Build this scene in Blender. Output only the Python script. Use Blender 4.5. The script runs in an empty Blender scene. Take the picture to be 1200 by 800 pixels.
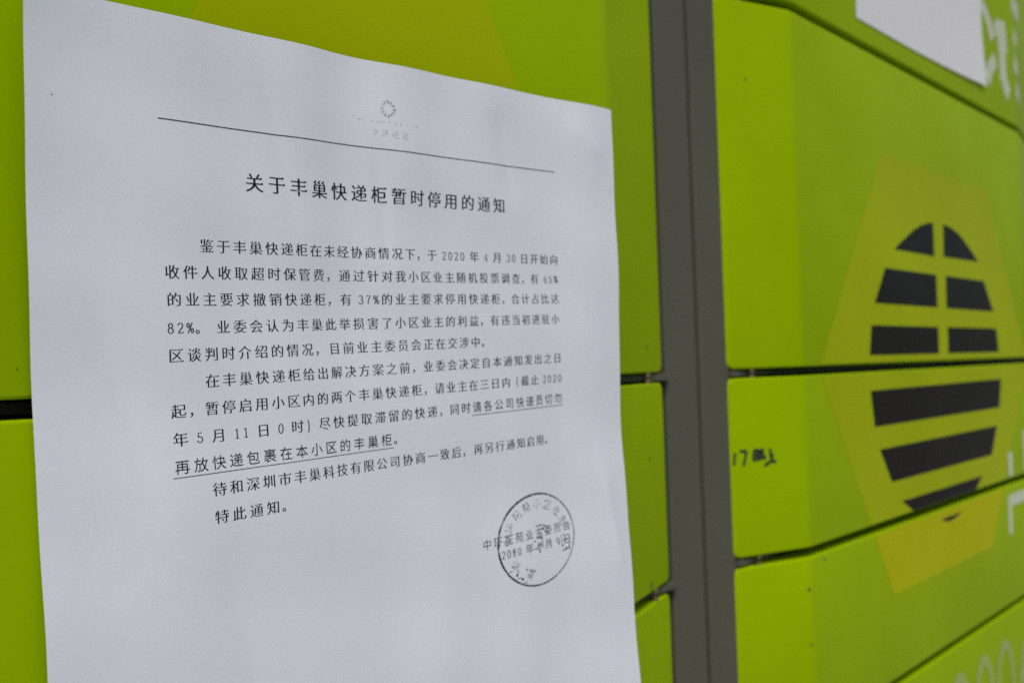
import bpy, bmesh, math, random
import numpy as np
from mathutils import Matrix, Vector, noise

random.seed(7)
S = bpy.context.scene
C = S.collection
MM = 0.001
CAM_Z = 1.35            # camera height above the pavement (m)
CAM_D = 0.23048         # camera distance from the door faces (m)
F_PX = 1200.0           # focal length for a 1200 pixel wide picture

# ------------------------------------------------------------------ camera
X = np.array([1050.0, 0.0, F_PX]); X /= np.linalg.norm(X)
U = np.array([-F_PX * F_PX / 1050.0, -43000.0, F_PX]); U /= np.linalg.norm(U)
Y = np.cross(U, X)
Y = Y if Y[2] > 0 else -Y
R = np.stack([X, Y, U])             # world axes written in camera axes (right, down, forward)
cam_data = bpy.data.cameras.new('camera')
cam = bpy.data.objects.new('camera', cam_data); C.objects.link(cam)
cam_data.sensor_width = 36.0; cam_data.lens = 36.0
cam_data.clip_start = 0.01; cam_data.clip_end = 500.0
m = Matrix.Identity(4)
for i in range(3):
    m[i][0] = R[i, 0]; m[i][1] = -R[i, 1]; m[i][2] = -R[i, 2]
m[0][3], m[1][3], m[2][3] = 0.0, -CAM_D, CAM_Z
cam.matrix_world = m
cam_data.dof.use_dof = True
cam_data.dof.focus_distance = 0.258
cam_data.dof.aperture_fstop = 16.0
cam_data.dof.aperture_blades = 7
S.camera = cam

# ------------------------------------------------------------------ light
SUN_EL, SUN_AZ = math.radians(55), math.radians(226)
w = bpy.data.worlds.new('World'); S.world = w; w.use_nodes = True
nt = w.node_tree; bg = nt.nodes['Background']
sky = nt.nodes.new('ShaderNodeTexSky'); sky.sky_type = 'NISHITA'; sky.sun_disc = False
sky.sun_elevation = SUN_EL; sky.sun_rotation = SUN_AZ
sky.air_density = 1.0; sky.dust_density = 3.0; sky.ozone_density = 1.0
nt.links.new(sky.outputs[0], bg.inputs[0]); bg.inputs[1].default_value = 0.085
sd = bpy.data.lights.new('sun', 'SUN'); sd.energy = 1.3; sd.angle = math.radians(22); sd.color = (1.0, 0.98, 0.955)
sun = bpy.data.objects.new('sun', sd); C.objects.link(sun)
sdir = Vector((math.sin(SUN_AZ) * math.cos(SUN_EL), math.cos(SUN_AZ) * math.cos(SUN_EL), math.sin(SUN_EL)))
sun.rotation_euler = sdir.to_track_quat('Z', 'Y').to_euler()
sun.location = (-1, -2, 4)
S.view_settings.view_transform = 'Standard'; S.view_settings.look = 'None'
S.view_settings.exposure = 0.24; S.view_settings.gamma = 1.0
S.view_settings.use_curve_mapping = False
S.cycles.use_denoising = False
S.cycles.max_bounces = 8

# ------------------------------------------------------------------ helpers
def un(px, py, y=0.0):
    """wall x, z (mm from the camera) of a point at depth y mm behind the door faces"""
    r = R @ np.array([(px - 600) / F_PX, (py - 400) / F_PX, 1.0])
    t = (CAM_D * 1000 + y) / r[1]
    return r[0] * t, r[2] * t
def W(x, y, z):                                             # mm from the camera foot -> metres in the world
    return (x * MM, y * MM, CAM_Z + z * MM)
def mesh_obj(name, verts, faces, mat, parent=None, smooth=False, kind=None, label=None):
    me = bpy.data.meshes.new(name); me.from_pydata([tuple(v) for v in verts], [], [tuple(f) for f in faces]); me.update()
    if mat: me.materials.append(mat)
    if smooth:
        me.polygons.foreach_set('use_smooth', [True] * len(me.polygons))
    o = bpy.data.objects.new(name, me); C.objects.link(o)
    if parent: o.parent = parent
    if kind: o['kind'] = kind
    if label: o['label'] = label
    return o
def thing(name, label, cat, loc, group=None):
    o = bpy.data.objects.new(name, None); C.objects.link(o); o.location = loc; o.empty_display_size = 0.02
    o['label'] = label; o['category'] = cat
    if group: o['group'] = group
    return o
def fix(o, parent):                                        # part whose mesh is in world metres
    loc = Vector((0, 0, 0)); p = parent
    while p: loc += p.location; p = p.parent
    o.parent = parent; o.data.transform(Matrix.Translation(-loc)); return o
def bevel_box(name, x0, x1, y0, y1, z0, z1, mat, parent, r=0.6):
    bm = bmesh.new()
    bmesh.ops.create_cube(bm, size=1.0)
    for v in bm.verts:
        v.co = Vector(W(x0 + (v.co.x + .5) * (x1 - x0), y0 + (v.co.y + .5) * (y1 - y0), z0 + (v.co.z + .5) * (z1 - z0)))
    if r: bmesh.ops.bevel(bm, geom=bm.edges[:], offset=r * MM, segments=2, affect='EDGES', profile=.5)
    me = bpy.data.meshes.new(name); bm.to_mesh(me); bm.free(); me.materials.append(mat)
    o = bpy.data.objects.new(name, me); C.objects.link(o)
    return fix(o, parent) if parent else o

# ------------------------------------------------------------------ materials
def new_mat(name):
    m = bpy.data.materials.new(name); m.use_nodes = True
    return m, m.node_tree, m.node_tree.nodes['Principled BSDF']
def paint(name, col, rough=0.35, grime=0.5, bump=0.02, spec=0.10, var=0.08):
    """gloss paint with orange peel, faint grime clouds and small specks of dirt"""
    m, t, b = new_mat(name); N, Lk = t.nodes.new, t.links.new
    tc = N('ShaderNodeTexCoord')
    gm = N('ShaderNodeNewGeometry')
    n1 = N('ShaderNodeTexNoise'); n1.inputs['Scale'].default_value = 9; n1.inputs['Detail'].default_value = 5
    Lk(gm.outputs['Position'], n1.inputs['Vector'])
    r1 = N('ShaderNodeMapRange'); r1.inputs[1].default_value = .3; r1.inputs[2].default_value = .75
    r1.inputs[3].default_value = 1 + var; r1.inputs[4].default_value = 1 - var
    Lk(n1.outputs['Fac'], r1.inputs[0])
    mul = N('ShaderNodeMix'); mul.data_type = 'RGBA'; mul.blend_type = 'MULTIPLY'; mul.inputs[0].default_value = 1
    mul.inputs[6].default_value = (*col, 1); Lk(r1.outputs[0], mul.inputs[7])
    # specks
    v = N('ShaderNodeTexVoronoi'); v.inputs['Scale'].default_value = 70; Lk(gm.outputs['Position'], v.inputs['Vector'])
    rs = N('ShaderNodeMapRange'); rs.inputs[1].default_value = .035; rs.inputs[2].default_value = .09
    rs.inputs[3].default_value = 1; rs.inputs[4].default_value = 0
    Lk(v.outputs['Distance'], rs.inputs[0])
    sp = N('ShaderNodeSeparateColor'); Lk(v.outputs['Color'], sp.inputs[0])
    th = N('ShaderNodeMath'); th.operation = 'GREATER_THAN'; th.inputs[1].default_value = .91; Lk(sp.outputs[0], th.inputs[0])
    f = N('ShaderNodeMath'); f.operation = 'MULTIPLY'; Lk(rs.outputs[0], f.inputs[0]); Lk(th.outputs[0], f.inputs[1])
    f2 = N('ShaderNodeMath'); f2.operation = 'MULTIPLY'; Lk(f.outputs[0], f2.inputs[0]); f2.inputs[1].default_value = grime
    mx = N('ShaderNodeMix'); mx.data_type = 'RGBA'; Lk(f2.outputs[0], mx.inputs[0]); Lk(mul.outputs[2], mx.inputs[6])
    mx.inputs[7].default_value = (col[0] * .35 + .03, col[1] * .3 + .02, .02, 1)
    Lk(mx.outputs[2], b.inputs['Base Color'])
    rr = N('ShaderNodeMapRange'); rr.inputs[3].default_value = rough * .8; rr.inputs[4].default_value = rough * 1.3
    Lk(n1.outputs['Fac'], rr.inputs[0]); Lk(rr.outputs[0], b.inputs['Roughness'])
    b.inputs['Specular IOR Level'].default_value = spec
    n2 = N('ShaderNodeTexNoise'); n2.inputs['Scale'].default_value = 900; n2.inputs['Detail'].default_value = 2
    Lk(gm.outputs['Position'], n2.inputs['Vector'])
    bp = N('ShaderNodeBump'); bp.inputs['Strength'].default_value = bump * 5; bp.inputs['Distance'].default_value = 0.0002
    Lk(n2.outputs['Fac'], bp.inputs['Height']); Lk(bp.outputs[0], b.inputs['Normal'])
    return m
M_GREEN = paint('lime green paint', (0.305, 0.445, 0.0), rough=.40, grime=.25, spec=.025)
M_YELLOW = paint('yellow print', (0.370, 0.445, 0.0), rough=.42, grime=.3, spec=.04)
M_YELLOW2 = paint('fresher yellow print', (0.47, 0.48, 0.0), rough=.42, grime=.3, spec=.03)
M_BLACK = paint('black print', (0.010, 0.008, 0.005), rough=.4, grime=.0, spec=.08)
M_PALE = paint('pale print', (0.60, 0.64, 0.44), rough=.38, grime=.0)
M_DIM = paint('thin pale print', (0.38, 0.47, 0.12), rough=.38, grime=.0)
M_GREY = paint('dark grey frame paint', (0.104, 0.102, 0.072), rough=.5, grime=.3)
M_DARK = paint('shaded inner steel', (0.03, 0.03, 0.025), rough=.6, grime=0)
M_MARK, _, b = new_mat('marker ink'); b.inputs['Base Color'].default_value = (.02, .025, .008, 1); b.inputs['Roughness'].default_value = .5
M_RUST, _, b = new_mat('rust'); b.inputs['Base Color'].default_value = (.16, .10, .01, 1); b.inputs['Roughness'].default_value = .8
M_BRASS, _, b = new_mat('brass'); b.inputs['Base Color'].default_value = (.34, .24, .11, 1); b.inputs['Metallic'].default_value = .8; b.inputs['Roughness'].default_value = .35
def paper_mat(name, col):
    m, t, b = new_mat(name); N, Lk = t.nodes.new, t.links.new
    gm = N('ShaderNodeNewGeometry')
    n1 = N('ShaderNodeTexNoise'); n1.inputs['Scale'].default_value = 1500; n1.inputs['Detail'].default_value = 4; n1.inputs['Roughness'].default_value = .7
    Lk(gm.outputs['Position'], n1.inputs['Vector'])
    n2 = N('ShaderNodeTexNoise'); n2.inputs['Scale'].default_value = 22; n2.inputs['Detail'].default_value = 4
    Lk(gm.outputs['Position'], n2.inputs['Vector'])
    r = N('ShaderNodeMapRange'); r.inputs[1].default_value = .3; r.inputs[2].default_value = .7; r.inputs[3].default_value = .97; r.inputs[4].default_value = 1.02
    Lk(n1.outputs['Fac'], r.inputs[0])
    mul = N('ShaderNodeMix'); mul.data_type = 'RGBA'; mul.blend_type = 'MULTIPLY'; mul.inputs[0].default_value = 1
    mul.inputs[6].default_value = (*col, 1); Lk(r.outputs[0], mul.inputs[7])
    Lk(mul.outputs[2], b.inputs['Base Color'])
    b.inputs['Roughness'].default_value = .75; b.inputs['Specular IOR Level'].default_value = .3
    bp = N('ShaderNodeBump'); bp.inputs['Strength'].default_value = .25; bp.inputs['Distance'].default_value = 0.00005
    Lk(n1.outputs['Fac'], bp.inputs['Height'])
    bp2 = N('ShaderNodeBump'); bp2.inputs['Strength'].default_value = .35; bp2.inputs['Distance'].default_value = 0.0012
    Lk(n2.outputs['Fac'], bp2.inputs['Height']); Lk(bp.outputs[0], bp2.inputs['Normal'])
    Lk(bp2.outputs[0], b.inputs['Normal'])
    return m
M_PAPER = paper_mat('white office paper', (0.79, 0.82, 0.83))
M_LABEL = paper_mat('white label paper', (0.78, 0.77, 0.74))
def ink_mat(name, col, lo, hi, scale=900):
    """printer or stamp ink that covers the paper unevenly: bare paper shows where it is worn"""
    m, t, b = new_mat(name); N, Lk = t.nodes.new, t.links.new
    gm = N('ShaderNodeNewGeometry')
    n = N('ShaderNodeTexNoise'); n.inputs['Scale'].default_value = scale; n.inputs['Detail'].default_value = 3
    Lk(gm.outputs['Position'], n.inputs['Vector'])
    r = N('ShaderNodeMapRange'); r.inputs[1].default_value = .35; r.inputs[2].default_value = .65; r.inputs[3].default_value = lo; r.inputs[4].default_value = hi
    Lk(n.outputs['Fac'], r.inputs[0]); Lk(r.outputs[0], b.inputs['Alpha'])
    b.inputs['Base Color'].default_value = (*col, 1); b.inputs['Roughness'].default_value = .7; b.inputs['Specular IOR Level'].default_value = .2
    return m
M_INK = ink_mat('black toner', (.008, .008, .014), .9, 1.0)
M_SEAL = ink_mat('worn stamp ink', (.012, .012, .02), .3, 1.5, 700)
M_FAINT = ink_mat('faint grey toner', (.46, .47, .48), -.05, .75, 900)
M_GHOST = ink_mat('worn stamp lettering', (.06, .06, .08), -.25, 1.15, 800)

# ------------------------------------------------------------------ ground
def ground_mat():
    m, t, b = new_mat('concrete pavement'); N, Lk = t.nodes.new, t.links.new
    gm = N('ShaderNodeNewGeometry'); n = N('ShaderNodeTexNoise'); n.inputs['Scale'].default_value = 6; n.inputs['Detail'].default_value = 8
    Lk(gm.outputs['Position'], n.inputs['Vector'])
    cr = N('ShaderNodeValToRGB'); cr.color_ramp.elements[0].color = (.24, .235, .225, 1); cr.color_ramp.elements[1].color = (.38, .375, .36, 1)
    Lk(n.outputs['Fac'], cr.inputs[0]); Lk(cr.outputs[0], b.inputs['Base Color']); b.inputs['Roughness'].default_value = .85
    return m
g = 60.0
mesh_obj('ground', [(-g, -g, 0), (g, -g, 0), (g, g, 0), (-g, g, 0)], [(0, 1, 2, 3)], ground_mat(), kind='structure')

# ------------------------------------------------------------------ lockers
DEPTH = 16.5                          # how far the folded door edges lie behind the flat face (mm)
ROWS = [(-278.0, -190.4), (-185.4, -98.9), (-93.9, -7.5), (-3.0, 179.2), (183.7, 366.0)]
class Column:
    def __init__(s, xl, fl, fr, xr): s.xl, s.fl, s.fr, s.xr = xl, fl, fr, xr
    def y(s, x):                       # bent door profile, folds eased over 3 mm
        def ramp(d, w):
            k = DEPTH / w
            e = 3.0
            if d <= -e: return 0.0
            if d >= e: return k * d
            return k * (d + e) ** 2 / (4 * e)
        return ramp(s.fl - x, s.fl - s.xl) + ramp(x - s.fr, s.xr - s.fr)
LEFT = Column(-108.0, -62.0, 325.0, 382.0)
RIGHT = Column(439.6, 487.0, 895.0, 1005.0)

def door_shell(col, z0, z1):
    """folded sheet steel door front: bent profile, rounded corners, rolled edge and a deep return"""
    rc = 4.0
    xs = [col.xl + rc * (1 - math.cos(a)) for a in np.linspace(0, math.pi / 2, 6)]
    xe = [col.xr - (x - col.xl) for x in xs][::-1]
    mid = []
    for f in (col.fl, col.fr): mid += [f + d for d in (-3, -2, -1, 0, 1, 2, 3)]
    mid += list(np.linspace(xs[-1] + 8, col.fl - 6, 4)) + list(np.linspace(col.fl + 12, col.fr - 12, 12)) + list(np.linspace(col.fr + 6, xe[0] - 8, 4))
    xs = xs + sorted(mid) + xe
    def drop(x):
        d = min(x - col.xl, col.xr - x)
        return rc - math.sqrt(max(0, rc * rc - (rc - d) ** 2)) if d < rc else 0.0
    n = len(xs)
    top = [(x, z1 - drop(x)) for x in xs]; bot = [(x, z0 + drop(x)) for x in xs]
    loop = bot + top[::-1]             # counter-clockwise seen from the front
    nrm = []
    L = len(loop)
    for i in range(L):
        a, b = np.array(loop[i - 1]), np.array(loop[(i + 1) % L]); d = b - a
        v = np.array([d[1], -d[0]]); nrm.append(v / (np.linalg.norm(v) + 1e-9))
    r = 1.0
    rings = [(r * (1 - math.sin(a)), r * (1 - math.cos(a))) for a in np.linspace(0, math.pi / 2, 5)] + [(0, 5), (0, 15)]
    verts = []
    for inset, back in rings:
        for (x, z), nn in zip(loop, nrm):
            xx, zz = x - nn[0] * inset, z - nn[1] * inset
            verts.append(W(xx, col.y(min(max(xx, col.xl), col.xr)) + back, zz))
    faces = []
    for i in range(n - 1):             # the bent front face, one strip per profile step
        faces.append((i, i + 1, L - 2 - i, L - 1 - i))
    for k in range(len(rings) - 1):
        for i in range(L):
            j = (i + 1) % L
            faces.append((k * L + i, (k + 1) * L + i, (k + 1) * L + j, k * L + j))
    last = (len(rings) - 1) * L
    for i in range(n - 1): faces.append((last + L - 1 - i, last + L - 2 - i, last + i + 1, last + i))
    return verts, faces

def clip(poly, axis, val, keep_less):
    out = []
    for i in range(len(poly)):
        a, b = poly[i - 1], poly[i]
        ia = (a[axis] <= val) == keep_less or a[axis] == val
        ib = (b[axis] <= val) == keep_less or b[axis] == val
        if ia != ib:
            t = (val - a[axis]) / (b[axis] - a[axis]); out.append((a[0] + t * (b[0] - a[0]), a[1] + t * (b[1] - a[1])))
        if ib: out.append(b)
    return out
def decal(name, col, poly, mat, parent, lift=0.10, z0=None, z1=None):
    """flat print on the door: polygon in wall x, z, cut into strips that follow the bent face"""
    if z0 is not None: poly = clip(poly, 1, z0 + 1.0, False)
    if z1 is not None and poly: poly = clip(poly, 1, z1 - 1.0, True)
    if len(poly) < 3: return None
    cuts = [-1e9] + [f + d for f in (col.fl, col.fr) for d in (-3, -2, -1, 0, 1, 2, 3)] + [1e9]
    verts, faces = [], []
    for a, b in zip(cuts[:-1], cuts[1:]):
        p = clip(clip(poly, 0, a, False), 0, b, True)
        if len(p) < 3: continue
        k = len(verts)
        verts += [W(x, col.y(x) - lift, z) for x, z in p]; faces.append(tuple(range(k, k + len(p))))
    me = mesh_obj(name, verts, faces, mat)
    bm = bmesh.new(); bm.from_mesh(me.data); bmesh.ops.remove_doubles(bm, verts=bm.verts, dist=1e-6)
    bmesh.ops.recalc_face_normals(bm, faces=bm.faces)
    if bm.faces and sum(f.normal.y for f in bm.faces) > 0: bmesh.ops.reverse_faces(bm, faces=bm.faces[:])
    bm.to_mesh(me.data); bm.free()
    return fix(me, parent)

def stroke_poly(pts, wx, wz=None):
    """ribbon polygons (list) along a polyline; wx is the width of upright strokes, wz of level ones"""
    wz = wx if wz is None else wz
    P = [np.array(p, float) for p in pts]; L_, R_ = [], []
    for i, p in enumerate(P):
        a = P[max(i - 1, 0)]; b = P[min(i + 1, len(P) - 1)]; d = (b - a); d /= (np.linalg.norm(d) + 1e-9)
        nn = np.array([-d[1] * wx / 2, d[0] * wz / 2]); L_.append(p + nn); R_.append(p - nn)
    return L_, R_
def ribbon(name, col, strokes, width, mat, parent, lift=0.12, zlim=None):
    verts, faces = [], []
    for s in strokes:
        pts, wd = (s, width) if not isinstance(s[1], float) else (s[0], s[1])
        q = []
        for i in range(len(pts) - 1):
            n = 5
            for k in range(n): q.append(tuple(np.array(pts[i]) + (np.array(pts[i + 1]) - np.array(pts[i])) * k / n))
        q.append(tuple(pts[-1]))
        if zlim: q = [p for p in q if zlim[0] < p[1] < zlim[1]]
        if len(q) < 2: continue
        L_, R_ = stroke_poly(q, wd)
        k = len(verts); lift += 0.02
        for a, b in zip(L_, R_):
            for x, z in (a, b): verts.append(W(x, col.y(x) - lift, z))
        for i in range(len(L_) - 1): faces.append((k + 2 * i, k + 2 * i + 1, k + 2 * i + 3, k + 2 * i + 2))
    if not faces: return None
    o = mesh_obj(name, verts, faces, mat)
    bm = bmesh.new(); bm.from_mesh(o.data)
    for f in bm.faces:
        if f.normal.y > 0: f.normal_flip()
    bm.to_mesh(o.data); bm.free()
    return fix(o, parent)

def pin(name, x, y, z0, z1, r, parent):
    n = 12; v, f = [], []
    for z, rr in ((z0, r), (z1, r)):
        for i in range(n): v.append(W(x + rr * math.cos(2 * math.pi * i / n), y + rr * math.sin(2 * math.pi * i / n), z))
    for i in range(n): f.append((i, (i + 1) % n, n + (i + 1) % n, n + i))
    f += [tuple(range(n))[::-1], tuple(range(n, 2 * n))]
    return fix(mesh_obj(name, v, f, M_BRASS, smooth=False), parent)

def make_locker(col, label, x0, x1):
    t = thing('parcel_locker', label, 'parcel locker', ((col.fl + col.fr) / 2 * MM, 0.20, 0.0), 'parcel locker columns side by side')
    zb, zt = -1340.0, 760.0
    PF = 17.2                                     # front of the frame posts
    bevel_box('post', x0, x0 + 25.8, PF, 60, zb, zt, M_GREY, t, 0.7)
    bevel_box('post', x1 - 25.8, x1, PF, 60, zb, zt, M_GREY, t, 0.7)
    bevel_box('body', x0 + .4, x1 - .4, 60, 480, zb, zt, M_DARK, t, 0)
    edges = [ROWS[0][0]] + [r[1] for r in ROWS]
    mids = [ROWS[0][0] - 3] + [(a[1] + b[0]) / 2 for a, b in zip(ROWS[:-1], ROWS[1:])] + [ROWS[-1][1] + 3]
    for zm in mids:
        bevel_box('rail', x0 + 25.9, x1 - 25.9, 15.2, 59.8, zm - 1.5, zm + 1.5, M_GREY, t, 0.35)
    # plain plates close the frame above and below the doors
    bevel_box('kick_plate', x0 + 26, x1 - 26, 20, 59.5, zb, mids[0] - 4, M_GREY, t, 0.5)
    bevel_box('head_plate', x0 + 26, x1 - 26, 20, 59.5, mids[-1] + 4, zt, M_GREY, t, 0.5)
    doors = []
    for z0, z1 in ROWS:
        v, f = door_shell(col, z0, z1)
        d = fix(mesh_obj('door', v, f, M_GREEN, smooth=False), t)
        me = d.data
        me.polygons.foreach_set('use_smooth', [True] * len(me.polygons)); me.set_sharp_from_angle(angle=math.radians(40))
        doors.append(d)
        for xx in (col.xl + 17, col.xr - 17):
            pin('hinge_pin', xx, 13.2, z1 - 4, z1 + 1.7, 1.5, d)
            pin('hinge_pin', xx, 13.2, z0 - 1.7, z0 + 4, 1.5, d)
    return t, doors
lockL, doorsL = make_locker(LEFT, 'lime green locker column behind the notice, left of the double grey post', 387.3 - 521.1, 412.4)
lockR, doorsR = make_locker(RIGHT, 'lime green locker column with the striped black oval emblem, right of the double grey post', 416.4, 416.4 + 613)

# prints on the right column
HEX = [(510, -6), (553, -90), (594, -137.5), (778, -137.5), (888, -6), (802, 122), (602, 122)]
HEX = [(505, -5), (594, -137.5), (779, -137.5), (889, -5), (802, 122), (602, 122)]
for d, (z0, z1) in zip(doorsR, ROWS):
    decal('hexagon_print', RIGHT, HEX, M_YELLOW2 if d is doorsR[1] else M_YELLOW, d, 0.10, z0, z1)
arcL = [(616.3, 65.4), (685.0, 65.4), (685.3, 87.5), (676, 86.4), (662, 83.5), (649.2, 79.5), (637, 74.5), (626, 70)]
arcR = [(703.0, 66.2), (776, 67.3), (765, 72.5), (752, 78), (738.6, 83.2), (722, 86.8), (705, 88.2)]
logo = {3: [arcL, arcR,
            [(582.5, 32.0), (687.0, 32.1), (687.0, 53.4), (600.2, 53.2)], [(704.5, 32.0), (806.5, 32.0), (786.8, 53.6), (705.5, 53.6)],
            [(571.9, 2.0), (686, 2.0), (686.4, 19.2), (576.2, 19.1)], [(704.2, 2.0), (815.5, 2.0), (811.8, 19.4), (705, 19.4)]],
        2: [[(575, -38.9), (811.2, -39.1), (818.0, -18.2), (571.1, -18.2)], [(597, -72.3), (788, -72.3), (803, -52.2), (581.1, -52.2)],
            [(629.5, -93.2), (748.5, -93.2), (764, -85.2), (611.6, -85.2)]],
        1: [[(677, -104.6), (716, -104.6), (709, -106.4), (697, -107.6), (686, -107.0)]]}
for k, polys in logo.items():
    for p in polys: decal('emblem_stripe', RIGHT, p, M_BLACK, doorsR[k], 0.22)
# pale lettering on the right column
def ell(cx, cz, rx, rz, a0=0, a1=360, n=28):
    return [(cx + rx * math.cos(math.radians(a)), cz + rz * math.sin(math.radians(a))) for a in np.linspace(a0, a1, n)]
for cx, ch in ((698, 'o'), (749, 'o'), (798, 'o'), (850, 'q')):
    st = [ell(cx, -240, 17.5, 29)]
    if ch == 'q': st = [ell(cx, -256, 17, 16), [(cx + 10, -213), (cx - 6, -224), (cx - 15, -242), (cx - 17, -256)]]
    ribbon('phone_digit', RIGHT, st, 7.5, M_DIM, doorsR[0], 0.24)
ribbon('letter', RIGHT, [[(832, -74), (832, -92)]], 10.0, M_PALE, doorsR[2], 0.24)
ribbon('letter', RIGHT, [[(873, -60), (873, -92)]], 10.0, M_PALE, doorsR[2], 0.24)
ribbon('letter', RIGHT, [[(826, -135), (826, -110), (858, -110), (880, -110)]], 9.0, M_PALE, doorsR[1], 0.24)
def pxs(l, y=0.0): return [tuple(un(a, b, y)) for a, b in l]
top_letters = [
    [([(1148, 2), (1152, 10)], 11.0), ([(1152, 9), (1158, 25)], 12.0), ([(1158, 24), (1163, 46)], 13.0), ([(1157, 95), (1159, 80)], 14.0), ([(1159, 81), (1166, 70)], 12.0)],
    [([(1172, 24), (1175, 62)], 24.0), ([(1174, 58), (1176, 98)], 18.0), ([(1176, 94), (1182, 112)], 15.0), ([(1165, 34), (1172, 35)], 11.0)],
    [([(1185, 0), (1191, 11)], 15.0), ([(1190, 10), (1200, 14)], 15.0), ([(1188, 38), (1193, 54)], 15.0), ([(1188, 72), (1195, 84)], 15.0), ([(1191, 102), (1198, 117)], 15.0)]]
for grp in top_letters:
    ribbon('letter', RIGHT, [(pxs(a), b) for a, b in grp], 8.0, M_PALE, doorsR[4], 0.14)
# hand-written marker note on the folded edge of the single-height door
hand = [[(861, 530.5), (860.3, 538), (859.8, 545)], [(866.5, 528.8), (872, 528.2), (874.2, 529.2), (873, 537), (871, 546)],
        [(883, 527.8), (882.6, 540)], [(883, 528), (887, 526.5), (887.2, 537)], [(883, 533.5), (895, 530.5)], [(883, 539), (897, 535)],
        [(889.5, 526), (889.8, 537)], [(893, 525), (893.6, 533), (897, 537)], [(888, 529), (894.5, 527)],
        [(902, 525), (902.6, 533), (904, 539)], [(903.5, 532), (906, 534)], [(895.5, 545), (900, 542), (904.5, 539.2)], [(904, 538.5), (909, 541)]]
def strip_pt(px, py):
    y = 8.0
    for _ in range(12):
        x, z = un(px, py, y); y = RIGHT.y(x)
    return x, z
ribbon('marker_note', RIGHT, [([strip_pt(*p) for p in s], 1.5) for s in hand], 1.5, M_MARK, doorsR[2], 0.10)
# hexagon on the left column behind the notice
HEXL = [(118, 40), (170, 150), (240, 150), (312, 30), (262, -70), (130, -70)]
for d, (z0, z1) in zip(doorsL, ROWS):
    decal('hexagon_print', LEFT, HEXL, M_YELLOW, d, 0.10, z0, z1)
# chips and rust spots
def spot(col, px, py, rx, rz, mat, door):
    y = 5.0
    for _ in range(12):
        x, z = un(px, py, y); y = col.y(x)
    n = 11; poly = []
    for i in range(n):
        a = 2 * math.pi * i / n; k = random.uniform(.7, 1.5)
        poly.append((x + rx * k * math.cos(a), z + rz * k * math.sin(a)))
    decal('paint_chip', col, poly, mat, door, 0.06)
for a in ((LEFT, 758, 407, .8, 1.3, M_RUST, doorsL[3]), (LEFT, 761.5, 537, .7, .7, M_MARK, doorsL[2]), (LEFT, 763.5, 685, .7, 2.1, M_MARK, doorsL[2]),
          (LEFT, 453.5, 29.5, .35, .5, M_MARK, doorsL[3]), (LEFT, 480, 25, .9, .12, M_RUST, doorsL[3]),
          (LEFT, 9, 197, .14, .14, M_RUST, doorsL[3]), (LEFT, 20, 432, .16, .3, M_RUST, doorsL[3]),
          (RIGHT, 948, 690, 1.3, 1.0, M_RUST, doorsR[1]), (RIGHT, 951, 755, .9, .7, M_RUST, doorsR[1]),
          (RIGHT, 1038, 266, 1.6, 1.0, M_RUST, doorsR[3]), (RIGHT, 1024, 586, 1.4, .7, M_MARK, doorsR[2]),
          (RIGHT, 1033, 588, 1.0, .6, M_RUST, doorsR[2]), (RIGHT, 873, 93, .5, 1.2, M_RUST, doorsR[3]), (RIGHT, 966, 655, 1.6, .5, M_MARK, doorsR[1])):
    spot(*a)

# ------------------------------------------------------------------ white sheet stuck on the upper right door
lt = thing('paper_label', 'blank white paper sheet stuck to the door above the striped emblem', 'paper', W(690, -0.3, 195))
nx, nz = 16, 10; v, f = [], []
for side in (0, 1):
    for j in range(nz + 1):
        for i in range(nx + 1):
            s_, t_ = i / nx, j / nz
            x = 570.5 + 236.5 * s_ + 1.5 * (1 - t_); z = 195.5 + 4.5 * s_ + 150 * t_ - 1.2 * math.sin(s_ * math.pi)
            bow = 1.6 * max(0, 1 - t_ * 4) * s_ ** 3
            v.append(W(x, -0.45 - bow - (0.12 if side else 0), z))
K = (nx + 1) * (nz + 1)
for j in range(nz):
    for i in range(nx):
        a = j * (nx + 1) + i
        f.append((a + K, a + 1 + K, a + nx + 2 + K, a + nx + 1 + K)); f.append((a, a + nx + 1, a + nx + 2, a + 1))
rim = [i for i in range(nx + 1)] + [j * (nx + 1) + nx for j in range(1, nz + 1)] + [nz * (nx + 1) + i for i in range(nx - 1, -1, -1)] + [j * (nx + 1) for j in range(nz - 1, 0, -1)]
for i in range(len(rim)):
    a, b_ = rim[i], rim[(i + 1) % len(rim)]; f.append((a, b_, b_ + K, a + K))
fix(mesh_obj('sheet', v, f, M_LABEL, smooth=False), lt)

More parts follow.
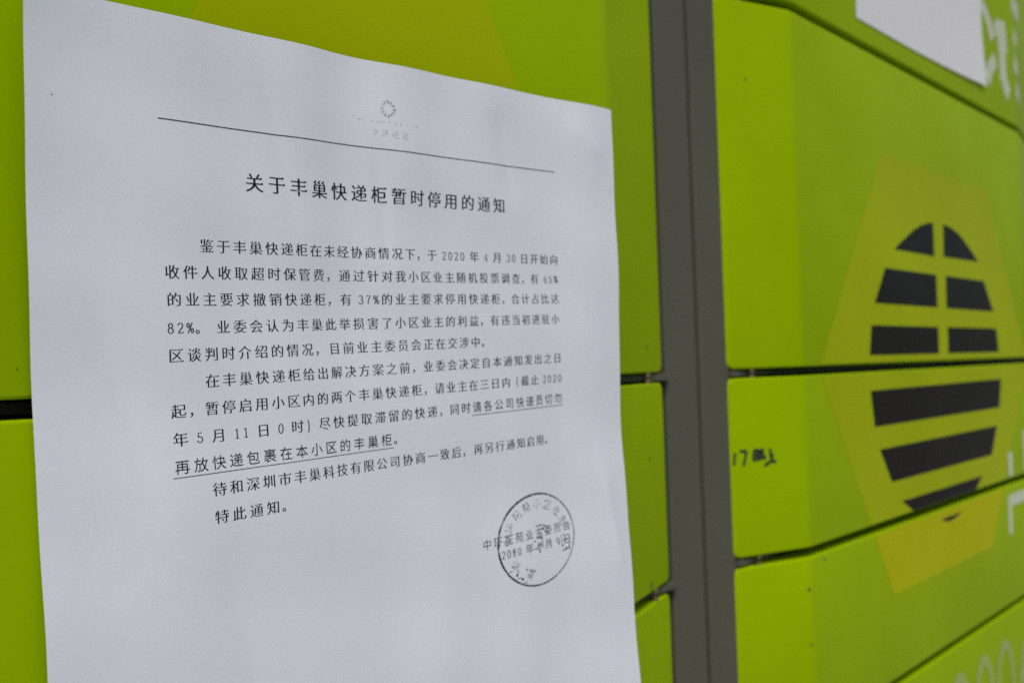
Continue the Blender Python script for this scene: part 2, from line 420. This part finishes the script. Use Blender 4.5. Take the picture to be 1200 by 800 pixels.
# ------------------------------------------------------------------ the notice
GRID = np.array([[[97.44,-8.0,87.86],[118.4,-7.2,88.56],[139.38,-7.05,89.25],[160.36,-7.38,89.91],[181.35,-7.7,90.55],[202.33,-8.21,91.2],[223.31,-8.75,91.83],[244.29,-9.58,92.46],[265.24,-10.88,93.08],[286.18,-12.41,93.7],[307.14,-13.56,94.28]],[[98.2,-5.97,63.21],[119.18,-5.57,63.88],[140.17,-5.55,64.55],[161.15,-5.91,65.2],[182.13,-6.45,65.85],[203.1,-7.22,66.48],[224.07,-8.1,67.11],[245.04,-9.13,67.73],[265.99,-10.48,68.35],[286.92,-12.04,68.96],[307.85,-13.58,69.56]],[[98.95,-3.85,38.55],[119.94,-4.3,39.19],[140.94,-4.57,39.83],[161.93,-4.83,40.48],[182.91,-5.36,41.13],[203.88,-6.34,41.75],[224.84,-7.42,42.38],[245.8,-8.57,43.0],[266.75,-9.92,43.61],[287.68,-11.57,44.22],[308.59,-13.45,44.82]],[[99.74,-2.45,13.85],[120.71,-3.68,14.47],[141.7,-4.3,15.11],[162.69,-4.39,15.75],[183.67,-4.76,16.39],[204.64,-5.78,17.01],[225.6,-6.9,17.64],[246.56,-8.05,18.26],[267.52,-9.31,18.88],[288.45,-10.86,19.5],[309.37,-12.65,20.1]],[[100.52,-1.79,-10.88],[121.46,-3.47,-10.25],[142.44,-4.43,-9.62],[163.43,-4.62,-8.99],[184.41,-4.97,-8.37],[205.39,-5.72,-7.74],[226.35,-6.69,-7.1],[247.32,-7.77,-6.48],[268.27,-8.92,-5.85],[289.23,-10.21,-5.23],[310.17,-11.55,-4.61]],[[101.27,-1.79,-35.61],[122.21,-3.38,-34.98],[143.18,-4.47,-34.35],[164.16,-4.95,-33.73],[185.14,-5.32,-33.11],[206.12,-5.91,-32.48],[227.09,-6.79,-31.85],[248.06,-7.8,-31.22],[269.02,-8.88,-30.59],[289.98,-10.01,-29.96],[310.94,-11.07,-29.33]],[[102.0,-2.22,-60.35],[122.95,-3.43,-59.72],[143.91,-4.43,-59.09],[164.89,-5.11,-58.47],[185.87,-5.65,-57.84],[206.85,-6.29,-57.22],[227.83,-7.12,-56.59],[248.79,-8.1,-55.96],[269.75,-9.2,-55.33],[290.71,-10.38,-54.7],[311.67,-11.6,-54.07]],[[102.71,-2.57,-85.08],[123.68,-3.57,-84.46],[144.65,-4.48,-83.83],[165.62,-5.26,-83.21],[186.6,-5.96,-82.58],[207.58,-6.69,-81.95],[228.55,-7.56,-81.32],[249.51,-8.58,-80.69],[270.47,-9.74,-80.06],[291.42,-11.03,-79.43],[312.37,-12.4,-78.79]],[[103.44,-2.84,-109.82],[124.41,-3.75,-109.2],[145.38,-4.63,-108.57],[166.35,-5.46,-107.94],[187.33,-6.26,-107.32],[208.3,-7.1,-106.69],[229.27,-8.05,-106.06],[250.23,-9.13,-105.43],[271.19,-10.38,-104.79],[292.13,-11.77,-104.16],[313.07,-13.28,-103.52]],[[104.17,-3.07,-134.56],[125.14,-3.96,-133.94],[146.11,-4.84,-133.31],[167.08,-5.7,-132.68],[188.06,-6.59,-132.05],[209.03,-7.52,-131.43],[229.99,-8.54,-130.8],[250.95,-9.69,-130.16],[271.9,-10.99,-129.53],[292.84,-12.44,-128.89],[313.77,-14.0,-128.25]],[[104.9,-3.29,-159.3],[125.87,-4.19,-158.67],[146.84,-5.08,-158.05],[167.81,-5.99,-157.42],[188.78,-6.93,-156.79],[209.75,-7.93,-156.16],[230.71,-9.02,-155.53],[251.67,-10.22,-154.9],[272.61,-11.55,-154.26],[293.56,-12.98,-153.62],[314.49,-14.49,-152.98]],[[105.63,-3.52,-184.04],[126.6,-4.43,-183.41],[147.57,-5.35,-182.78],[168.54,-6.29,-182.16],[189.51,-7.28,-181.53],[210.47,-8.34,-180.9],[231.43,-9.48,-180.27],[252.39,-10.71,-179.63],[273.33,-12.05,-178.99],[294.28,-13.46,-178.36],[315.22,-14.91,-177.72]],[[106.36,-3.75,-208.78],[127.33,-4.68,-208.15],[148.3,-5.63,-207.52],[169.27,-6.61,-206.89],[190.23,-7.65,-206.26],[211.2,-8.75,-205.63],[232.15,-9.93,-205.0],[253.11,-11.19,-204.37],[274.06,-12.52,-203.73],[295.0,-13.91,-203.09],[315.94,-15.33,-202.45]]])
PW, PH = 210.0, 297.0
NV, NU = GRID.shape[:2]
def cub(t): return np.stack([-.5*t+t*t-.5*t**3, 1-2.5*t*t+1.5*t**3, .5*t+2*t*t-1.5*t**3, -.5*t*t+.5*t**3], -1)
def wmat(s, n):
    """rows of spline weights for parameters s in 0..1 over n knots"""
    s = np.asarray(s, float) * (n - 1); i = np.clip(s.astype(int), 0, n - 2); cc = cub(s - i); M = np.zeros((len(s), n)); r = np.arange(len(s))
    for k in range(4):
        j = i - 1 + k; w_ = cc[:, k]
        lo = j < 0; hi = j > n - 1; ok = ~(lo | hi)
        np.add.at(M, (r[ok], j[ok]), w_[ok])
        np.add.at(M, (r[lo], np.zeros(lo.sum(), int)), 2 * w_[lo]); np.add.at(M, (r[lo], np.ones(lo.sum(), int)), -w_[lo])
        np.add.at(M, (r[hi], np.full(hi.sum(), n - 1)), 2 * w_[hi]); np.add.at(M, (r[hi], np.full(hi.sum(), n - 2)), -w_[hi])
    return M
def ripple(u, v):
    """soft cockling of the damp sheet, strongest towards the top edge (mm)"""
    k = 0.35 + 0.65 * np.exp(-v / 60)
    a = .85 * np.sin(u / 8.5 + .5 * np.sin(v / 31)) * np.sin(u / 27 + 1.3) + .16 * np.sin(u / 5.1 + v / 40 + 2)
    def crease(u0, v0, u1, v1, wd, h):     # soft handling crease between two page points
        du, dv = u1 - u0, v1 - v0; L_ = math.hypot(du, dv); t = ((u - u0) * du + (v - v0) * dv) / L_ ** 2; d = ((u - u0) * dv - (v - v0) * du) / L_
        return h * np.exp(-(np.sqrt(d * d + .5) / wd)) * np.exp(-((t - .5) / .38) ** 4)
    cr = crease(100, 22, 104, 62, 2.2, .42) + crease(60, 2, 74, 60, 5, .5) + crease(196, 120, 206, 175, 3.5, -.6) \
        + crease(12, 60, 30, 130, 7, .45) + crease(150, 4, 158, 40, 4, .45) + crease(45, 130, 60, 215, 8, .5) + crease(184, 6, 207, 20, 6, -.3)
    b_ = .10 * np.sin(v / 13 + u / 37) + .07 * np.sin(v / 6.1 - u / 19)
    return a * k + b_ * 2.2 + cr * 1.5
NDU, NDV = 281, 397
du_, dv_ = np.linspace(0, PW, NDU), np.linspace(0, PH, NDV)
DENSE = np.einsum('ai,bj,ijk->abk', wmat(dv_ / PH, NV), wmat(du_ / PW, NU), GRID)
uu, vv = np.meshgrid(du_, dv_)
DENSE[..., 1] += ripple(uu, vv)
DENSE[..., 1] = np.minimum(DENSE[..., 1], -0.5)
gu = np.gradient(DENSE, axis=1); gv = np.gradient(DENSE, axis=0)
NRM = np.cross(gu, gv); NRM /= np.linalg.norm(NRM, axis=2, keepdims=True)
if NRM[..., 1].mean() > 0: NRM = -NRM
def on_page(u, v, lift):
    s_ = np.clip(np.asarray(u) / PW * (NDU - 1), 0, NDU - 1.001); t_ = np.clip(np.asarray(v) / PH * (NDV - 1), 0, NDV - 1.001)
    i, j = s_.astype(int), t_.astype(int); a, b_ = (s_ - i)[:, None], (t_ - j)[:, None]
    def bl(T): return (T[j, i] * (1 - a) + T[j, i + 1] * a) * (1 - b_) + (T[j + 1, i] * (1 - a) + T[j + 1, i + 1] * a) * b_
    p = bl(DENSE) + bl(NRM) * lift
    p = p * MM; p[:, 2] += CAM_Z
    return p
notice = thing('paper_notice', 'white printed notice with a round black stamp hanging on the green locker doors', 'notice', W(200, -4, 0))
mu, mv = 140, 198
U_, V_ = np.meshgrid(np.linspace(0, PW, mu + 1), np.linspace(0, PH, mv + 1)); U_, V_ = U_.ravel(), V_.ravel()
front = on_page(U_, V_, 0.05); back = on_page(U_, V_, -0.05)
verts = list(map(tuple, front)) + list(map(tuple, back)); faces = []; K = len(front)
for j in range(mv):
    for i in range(mu):
        a = j * (mu + 1) + i; faces.append((a, a + mu + 1, a + mu + 2, a + 1)); faces.append((K + a, K + a + 1, K + a + mu + 2, K + a + mu + 1))
rim = [i for i in range(mu + 1)] + [j * (mu + 1) + mu for j in range(1, mv + 1)] + [mv * (mu + 1) + i for i in range(mu - 1, -1, -1)] + [j * (mu + 1) for j in range(mv - 1, 0, -1)]
for i in range(len(rim)):
    a, b_ = rim[i], rim[(i + 1) % len(rim)]; faces.append((a, b_, b_ + K, a + K))
sheet = fix(mesh_obj('sheet', verts, faces, M_PAPER, smooth=True), notice)
sheet.data.set_sharp_from_angle(angle=math.radians(50))

# --- lettering: outlines of the built-in font, level strokes thinned to a book face and given end serifs
_glyph = {}
def glyph(ch, ax, ay):
    key = (ch, ax, ay)
    if key in _glyph: return _glyph[key]
    cu = bpy.data.curves.new('glyph', 'FONT'); cu.body = ch; cu.size = 1.0; cu.resolution_u = 3; cu.dimensions = '2D'; cu.fill_mode = 'FRONT'
    ob = bpy.data.objects.new('glyph', cu); C.objects.link(ob)
    dg = bpy.context.evaluated_depsgraph_get(); me = ob.evaluated_get(dg).to_mesh()
    bm = bmesh.new(); bm.from_mesh(me); bmesh.ops.remove_doubles(bm, verts=bm.verts, dist=1e-5)
    for f_ in bm.faces:
        if f_.normal.z < 0: f_.normal_flip()
    bm.verts.ensure_lookup_table(); bm.verts.index_update()
    P = np.array([(v_.co.x, v_.co.y) for v_ in bm.verts]).reshape(-1, 2)
    nxt, prv = {}, {}
    for e in bm.edges:
        if len(e.link_loops) == 1:
            l = e.link_loops[0]; a, b_ = l.vert.index, l.link_loop_next.vert.index
            nxt[a] = b_; prv[b_] = a
    faces_ = [[v_.index for v_ in f_.verts] for f_ in bm.faces]
    Q = P.copy(); extra = []
    def nd(a, b_):
        d = P[b_] - P[a]; l = np.linalg.norm(d) + 1e-9
        return np.array([d[1], -d[0]]) / l, l
    for i in nxt:
        if i not in prv: continue
        n1, l1 = nd(prv[i], i); n2, l2 = nd(i, nxt[i])
        a1 = abs(n1[0]) * ax + abs(n1[1]) * ay; a2 = abs(n2[0]) * ax + abs(n2[1]) * ay
        det = n1[0] * n2[1] - n1[1] * n2[0]
        if abs(det) < .2: dl = -(n1 * a1 + n2 * a2) / 2
        else: dl = np.linalg.solve(np.array([n1, n2]), -np.array([a1, a2]))
        mxl = 2.2 * max(ax, ay, 1e-6); ln = np.linalg.norm(dl)
        if ln > mxl: dl *= mxl / ln
        Q[i] = P[i] + dl
    if ay > 0.005:
        for i in nxt:                      # right-hand ends of level strokes get the small triangle
            j = nxt[i]
            if j not in nxt or i not in prv: continue
            n_, l_ = nd(i, j)
            if n_[0] > .97 and .045 < l_ < .10:
                d1 = P[i] - P[prv[i]]; d2 = P[nxt[j]] - P[j]
                if d1[0] > .1 and d2[0] < -.1 and abs(d1[1]) < .02 and abs(d2[1]) < .02:
                    x_, y_ = Q[j]; extra.append([(x_ - .11, y_), (x_, y_ - .012), (x_ + .02, y_), (x_ - .035, y_ + .06)])
    base = len(Q)
    for q in extra:
        k = len(Q); Q = np.vstack([Q, np.array(q)]); faces_.append([k, k + 1, k + 2, k + 3])
    bm.free(); ob.evaluated_get(dg).to_mesh_clear(); bpy.data.objects.remove(ob); bpy.data.curves.remove(cu)
    _glyph[key] = (Q, faces_)
    return _glyph[key]

# narrow book-face digits drawn as pen strokes inside a 0.5 x 0.75 box
def e_(cx, cy, rx, ry, a0, a1, n=14): return [(cx + rx * math.cos(math.radians(a)), cy + ry * math.sin(math.radians(a))) for a in np.linspace(a0, a1, n)]
DIG = {
 '0': [e_(.25, .36, .155, .33, 0, 360, 26)],
 '1': [[(.14, .60), (.26, .68), (.26, .03)], [(.14, .03), (.38, .03)]],
 '2': [e_(.24, .52, .15, .165, 170, -30, 12) + [(.30, .34), (.10, .05)], [(.09, .04), (.40, .04), (.42, .14)]],
 '3': [e_(.23, .53, .14, .155, 160, -80, 12), e_(.23, .21, .165, .18, 85, -165, 14)],
 '4': [[(.31, .03), (.31, .69), (.07, .22), (.43, .22)], [(.22, .03), (.40, .03)]],
 '5': [[(.39, .68), (.14, .68), (.12, .38)] , e_(.23, .23, .165, .20, 125, -165, 15)],
 '7': [[(.09, .60), (.10, .68), (.41, .68), (.24, .38), (.20, .03)]],
 '8': [e_(.25, .53, .125, .155, 0, 360, 20), e_(.25, .20, .155, .18, 0, 360, 20)],
 '9': [e_(.25, .49, .15, .19, 0, 360, 22), [(.40, .49), (.38, .22), (.26, .05), (.14, .05)]],
 '%': [e_(.12, .53, .08, .15, 0, 360, 16), e_(.38, .18, .08, .15, 0, 360, 16), [(.40, .70), (.10, .02)]],
 '（': [e_(1.0, .34, .34, .72, 140, 220, 12)], '）': [e_(-.02, .34, .34, .72, 40, -40, 12)],
 '。': [e_(.18, .09, .10, .11, 0, 360, 14)],
}
def strokes_mesh(strokes, wx, wy):
    vs_, fs_ = [], []
    for s in strokes:
        L_, R_ = stroke_poly(s, wx, wy); k = len(vs_)
        for a, b_ in zip(L_, R_): vs_ += [a, b_]
        for i in range(len(L_) - 1): fs_.append([k + 2 * i, k + 2 * i + 1, k + 2 * i + 3, k + 2 * i + 2])
    return np.array(vs_), fs_
FULL = set('，。（）')
def adv(ch, sq):
    if ch == ' ': return .30
    if ch in '0123456789%': return .53
    if ch in FULL: return sq
    return 1.0
def ink_object(name, V2, F2, mat, lift=0.11):
    """V2 in page millimetres (u right, v down)"""
    p = on_page(V2[:, 0], V2[:, 1], lift)
    return fix(mesh_obj(name, p, F2, mat), notice)
EMW, EMH = 4.10, 3.72
def set_line(name, text, u0, u1, v, emw=EMW, emh=EMH, mat=None, bold=(), sq=.86, pitch=None, ax=-.013, ay=.014):
    """text from left edge u0; right edge u1 (or a fixed pitch); v is the row's centre"""
    A = [adv(c, sq) for c in text]
    tot = sum(A)
    if pitch is None: pitch = (u1 - u0 + (pitch or 0) + emw * .12) / (tot)
    Vs, Fs, k, x = [], [], 0, u0
    spans = []
    for n_, c in enumerate(text):
        wdt = A[n_] * pitch
        if c != ' ':
            isb = n_ in bold
            if c in DIG:
                q, fs = strokes_mesh(DIG[c], .08 if not isb else .11, .045); full = c in FULL
                off = 0 if full else (A[n_] * pitch - .5 * emw) / 2 / emw
                q = q + np.array([off, 0])
            else:
                q, fs = glyph(c, -.022 if isb else ax, .0 if isb else ay)
                off = (A[n_] * pitch - emw) / 2 / emw if c not in FULL else 0
                q = q + np.array([off if c not in FULL else 0, 0])
            if len(q):
                pu = x + q[:, 0] * emw; pv = v - (q[:, 1] - .36) * emh
                Vs.append(np.stack([pu, pv], 1)); Fs += [[a + k for a in ff] for ff in fs]; k += len(q)
        spans.append((x, x + wdt)); x += wdt
    ink_object(name, np.vstack(Vs), Fs, mat or M_INK)
    return spans, pitch
def rule(name, u0, u1, v, t, mat=None, lift=.11):
    n = 80; us = np.linspace(u0, u1, n); Vs = np.vstack([np.stack([us, np.full(n, v - t / 2)], 1), np.stack([us, np.full(n, v + t / 2)], 1)])
    ink_object(name, Vs, [[i, i + n, i + n + 1, i + 1] for i in range(n - 1)], mat or M_INK, lift)
rule('header_rule', 31.6, 178.5, 25.45, .26)
set_line('title_text', '关于丰巢快递柜暂时停用的通知', 55.0, None, 38.95, 5.75, 5.2, pitch=7.07, ax=-.017, ay=.008)
LN = ['鉴于丰巢快递柜在未经协商情况下，于 2020 年 4 月 30 日开始向',
      '收件人收取超时保管费，通过针对我小区业主随机投票调查，有 45%',
      '的业主要求撤销快递柜，有 37%的业主要求停用快递柜，合计占比达',
      '82%。 业委会认为丰巢此举损害了小区业主的利益，有违当初进驻小',
      '区谈判时介绍的情况，目前业主委员会正在交涉中。',
      '在丰巢快递柜给出解决方案之前，业委会决定自本通知发出之日',
      '起，暂停启用小区内的两个丰巢快递柜，请业主在三日内（截止 2020',
      '年 5 月 11 日 0 时）尽快提取滞留的快递，同时请各公司快递员切勿',
      '再放快递包裹在本小区的丰巢柜。',
      '待和深圳市丰巢科技有限公司协商一致后，再另行通知启用。',
      '特此通知。']
VR = [55.9, 62.6, 69.35, 76.3, 83.05, 89.75, 96.65, 103.55, 110.3, 116.95, 123.85]
U0 = [41.4, 31.5, 31.7, 31.6, 31.6, 41.3, 31.8, 31.8, 31.8, 41.6, 41.7]
U1 = [178.4, 178.0, 178.4, 178.0, None, 178.3, 178.2, 178.4, None, None, None]
PT = [None] * 4 + [4.93] + [None] * 3 + [5.03, 4.87, 5.05]
for i, tx in enumerate(LN):
    bold = ()
    if i == 7: k = tx.index('请各公司'); bold = set(range(k, len(tx)))
    if i == 8: bold = set(range(0, 14))
    sp, _ = set_line('text_line', tx, U0[i], U1[i], VR[i], bold=bold, pitch=PT[i], sq=.97 if PT[i] else .86)
    if bold:
        b0, b1 = min(bold), max(bold); rule('underline', sp[b0][0], sp[b1][1], VR[i] + 2.45, .17)
# signature, date and round stamp
set_line('signature_line', '中环花苑业主委员会', 135.6, None, 147.5, 4.1, 3.6, pitch=4.82, ax=.0, ay=.008)
set_line('date_line', '2020 年 5 月 9 日', 143.6, 178.2, 152.0, 4.1, 3.6, ax=.0, ay=.008)
def arc_band(name, cu, cv, ru, rv, prof, mat, a0=0, a1=360, n=180, lift=.12):
    Vs, Fs = [], []
    for i in range(n + 1):
        a = math.radians(a0 + (a1 - a0) * i / n); t = prof(math.degrees(a))
        for s_ in (-t / 2, t / 2): Vs.append((cu + (ru + s_) * math.cos(a), cv - (rv + s_) * math.sin(a)))
    for i in range(n): Fs.append([2 * i, 2 * i + 1, 2 * i + 3, 2 * i + 2])
    ink_object(name, np.array(Vs), Fs, mat, lift)
SU, SV, SRU, SRV = 161.4, 149.6, 19.0, 15.3
def sealw(a):
    return .42 + .34 * max(0, math.cos(math.radians(a - 150))) + .12 * max(0, math.cos(math.radians(a - 215))) + random.uniform(-.05, .05)
arc_band('stamp_ring', SU, SV, SRU - .3, SRV - .3, sealw, M_SEAL, n=240)
# worn lettering round the inside of the stamp and its centre
def ring_text(name, text, ru, rv, a0, a1, em, mat):
    Vs, Fs, k = [], [], 0
    for i, c in enumerate(text):
        a = math.radians(a0 + (a1 - a0) * i / max(1, len(text) - 1)); q, fs = glyph(c, -.012, -.006)
        q = (q - np.array([.5, .36])) * em
        rot = a - math.pi / 2; x = q[:, 0] * math.cos(rot) - q[:, 1] * math.sin(rot); y = q[:, 0] * math.sin(rot) + q[:, 1] * math.cos(rot)
        Vs.append(np.stack([SU + ru * math.cos(a) + x, SV - (rv * math.sin(a) + y * .85)], 1)); Fs += [[b_ + k for b_ in ff] for ff in fs]; k += len(q)
    ink_object(name, np.vstack(Vs), Fs, mat, .10)
ring_text('stamp_lettering', '中环花苑小区业主', 14.6, 11.6, 172, 22, 4.2, M_GHOST)
ring_text('stamp_lettering', '委员', 14.0, 11.0, 250, 215, 3.8, M_GHOST)
Vs, Fs = [], []
def blot(u, v, a, b_, n=9):
    k = len(Vs)
    for i in range(n):
        t = 2 * math.pi * i / n; r_ = random.uniform(.6, 1.2); Vs.append((u + a * r_ * math.cos(t), v + b_ * r_ * math.sin(t)))
    Fs.append(list(range(k, k + n))[::-1])
for u, v, a, b_ in ((164.2, 146.6, 1.0, .7), (165.3, 145.6, 1.1, .5), (163.4, 149.6, 1.2, .5), (161.3, 151.9, .8, .5), (161.8, 153.8, .5, .8), (162.4, 151.4, .6, .6),
                    (173.8, 153.6, .5, 1.0), (175.6, 155.0, .8, .5), (177.0, 155.2, .7, .7), (172.2, 152.6, .5, .6), (174.6, 150.2, .6, .3), (163.2, 148.2, .5, .3),
                    (149.4, 151.7, .7, .8), (150.2, 159.4, .7, .6), (152.6, 161.2, .8, .6), (154.8, 158.4, .7, .3), (156.5, 162.0, .5, .4), (148.4, 156.4, .6, .3), (159.6, 150.0, .9, .3), (166.8, 151.5, .6, .5)):
    blot(u, v, a * .75, b_ * .8)
for u, v, a, b_ in ((162.6, 145.2, 2.2, .22), (164.8, 146.2, .25, 1.5), (161.9, 149.2, 1.8, .2), (163.5, 151.4, .22, 1.6), (160.4, 152.6, 1.4, .2), (166.2, 147.8, 1.2, .25),
                    (173.4, 151.6, .22, 1.4), (175.4, 152.2, 1.3, .2), (174.2, 155.4, 1.6, .2), (177.2, 154.2, .2, 1.1), (151.2, 160.6, 1.3, .2), (150.6, 158.2, .2, 1.2), (153.8, 162.4, 1.0, .2), (147.6, 157.8, .9, .18), (158.4, 159.6, 1.3, .12)):
    blot(u, v, a, b_)
ink_object('stamp_star', np.array(Vs), Fs, M_SEAL, .125)['kind'] = 'stuff'
# faint letterhead: ring of petals, small line, four characters
Vs, Fs = [], []
for i in range(12):
    a = 2 * math.pi * i / 12
    for k2 in range(3):
        aa = a + k2 * .10; r0 = 1.5 + .1 * k2; r1 = 2.75 - .25 * k2; k = len(Vs)
        for r_, d in ((r0, -.05), (r1, -.11), (r1 + .15, .03), (r1, .15), (r0, .06)):
            Vs.append((104.8 + r_ * math.cos(aa + d + r_ * .18), 13.5 - r_ * .95 * math.sin(aa + d + r_ * .18)))
        Fs.append([k, k + 1, k + 2, k + 3, k + 4])
ink_object('letterhead_emblem', np.array(Vs), Fs, M_FAINT, .10)['kind'] = 'stuff'
set_line('letterhead_name', '中环花苑', 97.8, None, 20.9, 2.7, 2.4, mat=M_FAINT, pitch=3.65, ax=.0, ay=.0)
Vs, Fs = [], []
for u in np.arange(93.5, 116.5, 1.05):
    if random.random() < .7: blot(u, 17.5 + random.uniform(-.1, .1), .32, .42, 7)
ink_object('letterhead_small_print', np.array(Vs), Fs, M_FAINT, .10)['kind'] = 'stuff'
Vs, Fs = [], []
blot(6.1, 23.5, .22, .16)
for _ in range(26): blot(random.uniform(8, 200), random.uniform(6, 175), .05, .05, 6)
ink_object('toner_specks', np.array(Vs), Fs, M_INK, .10)['kind'] = 'stuff'
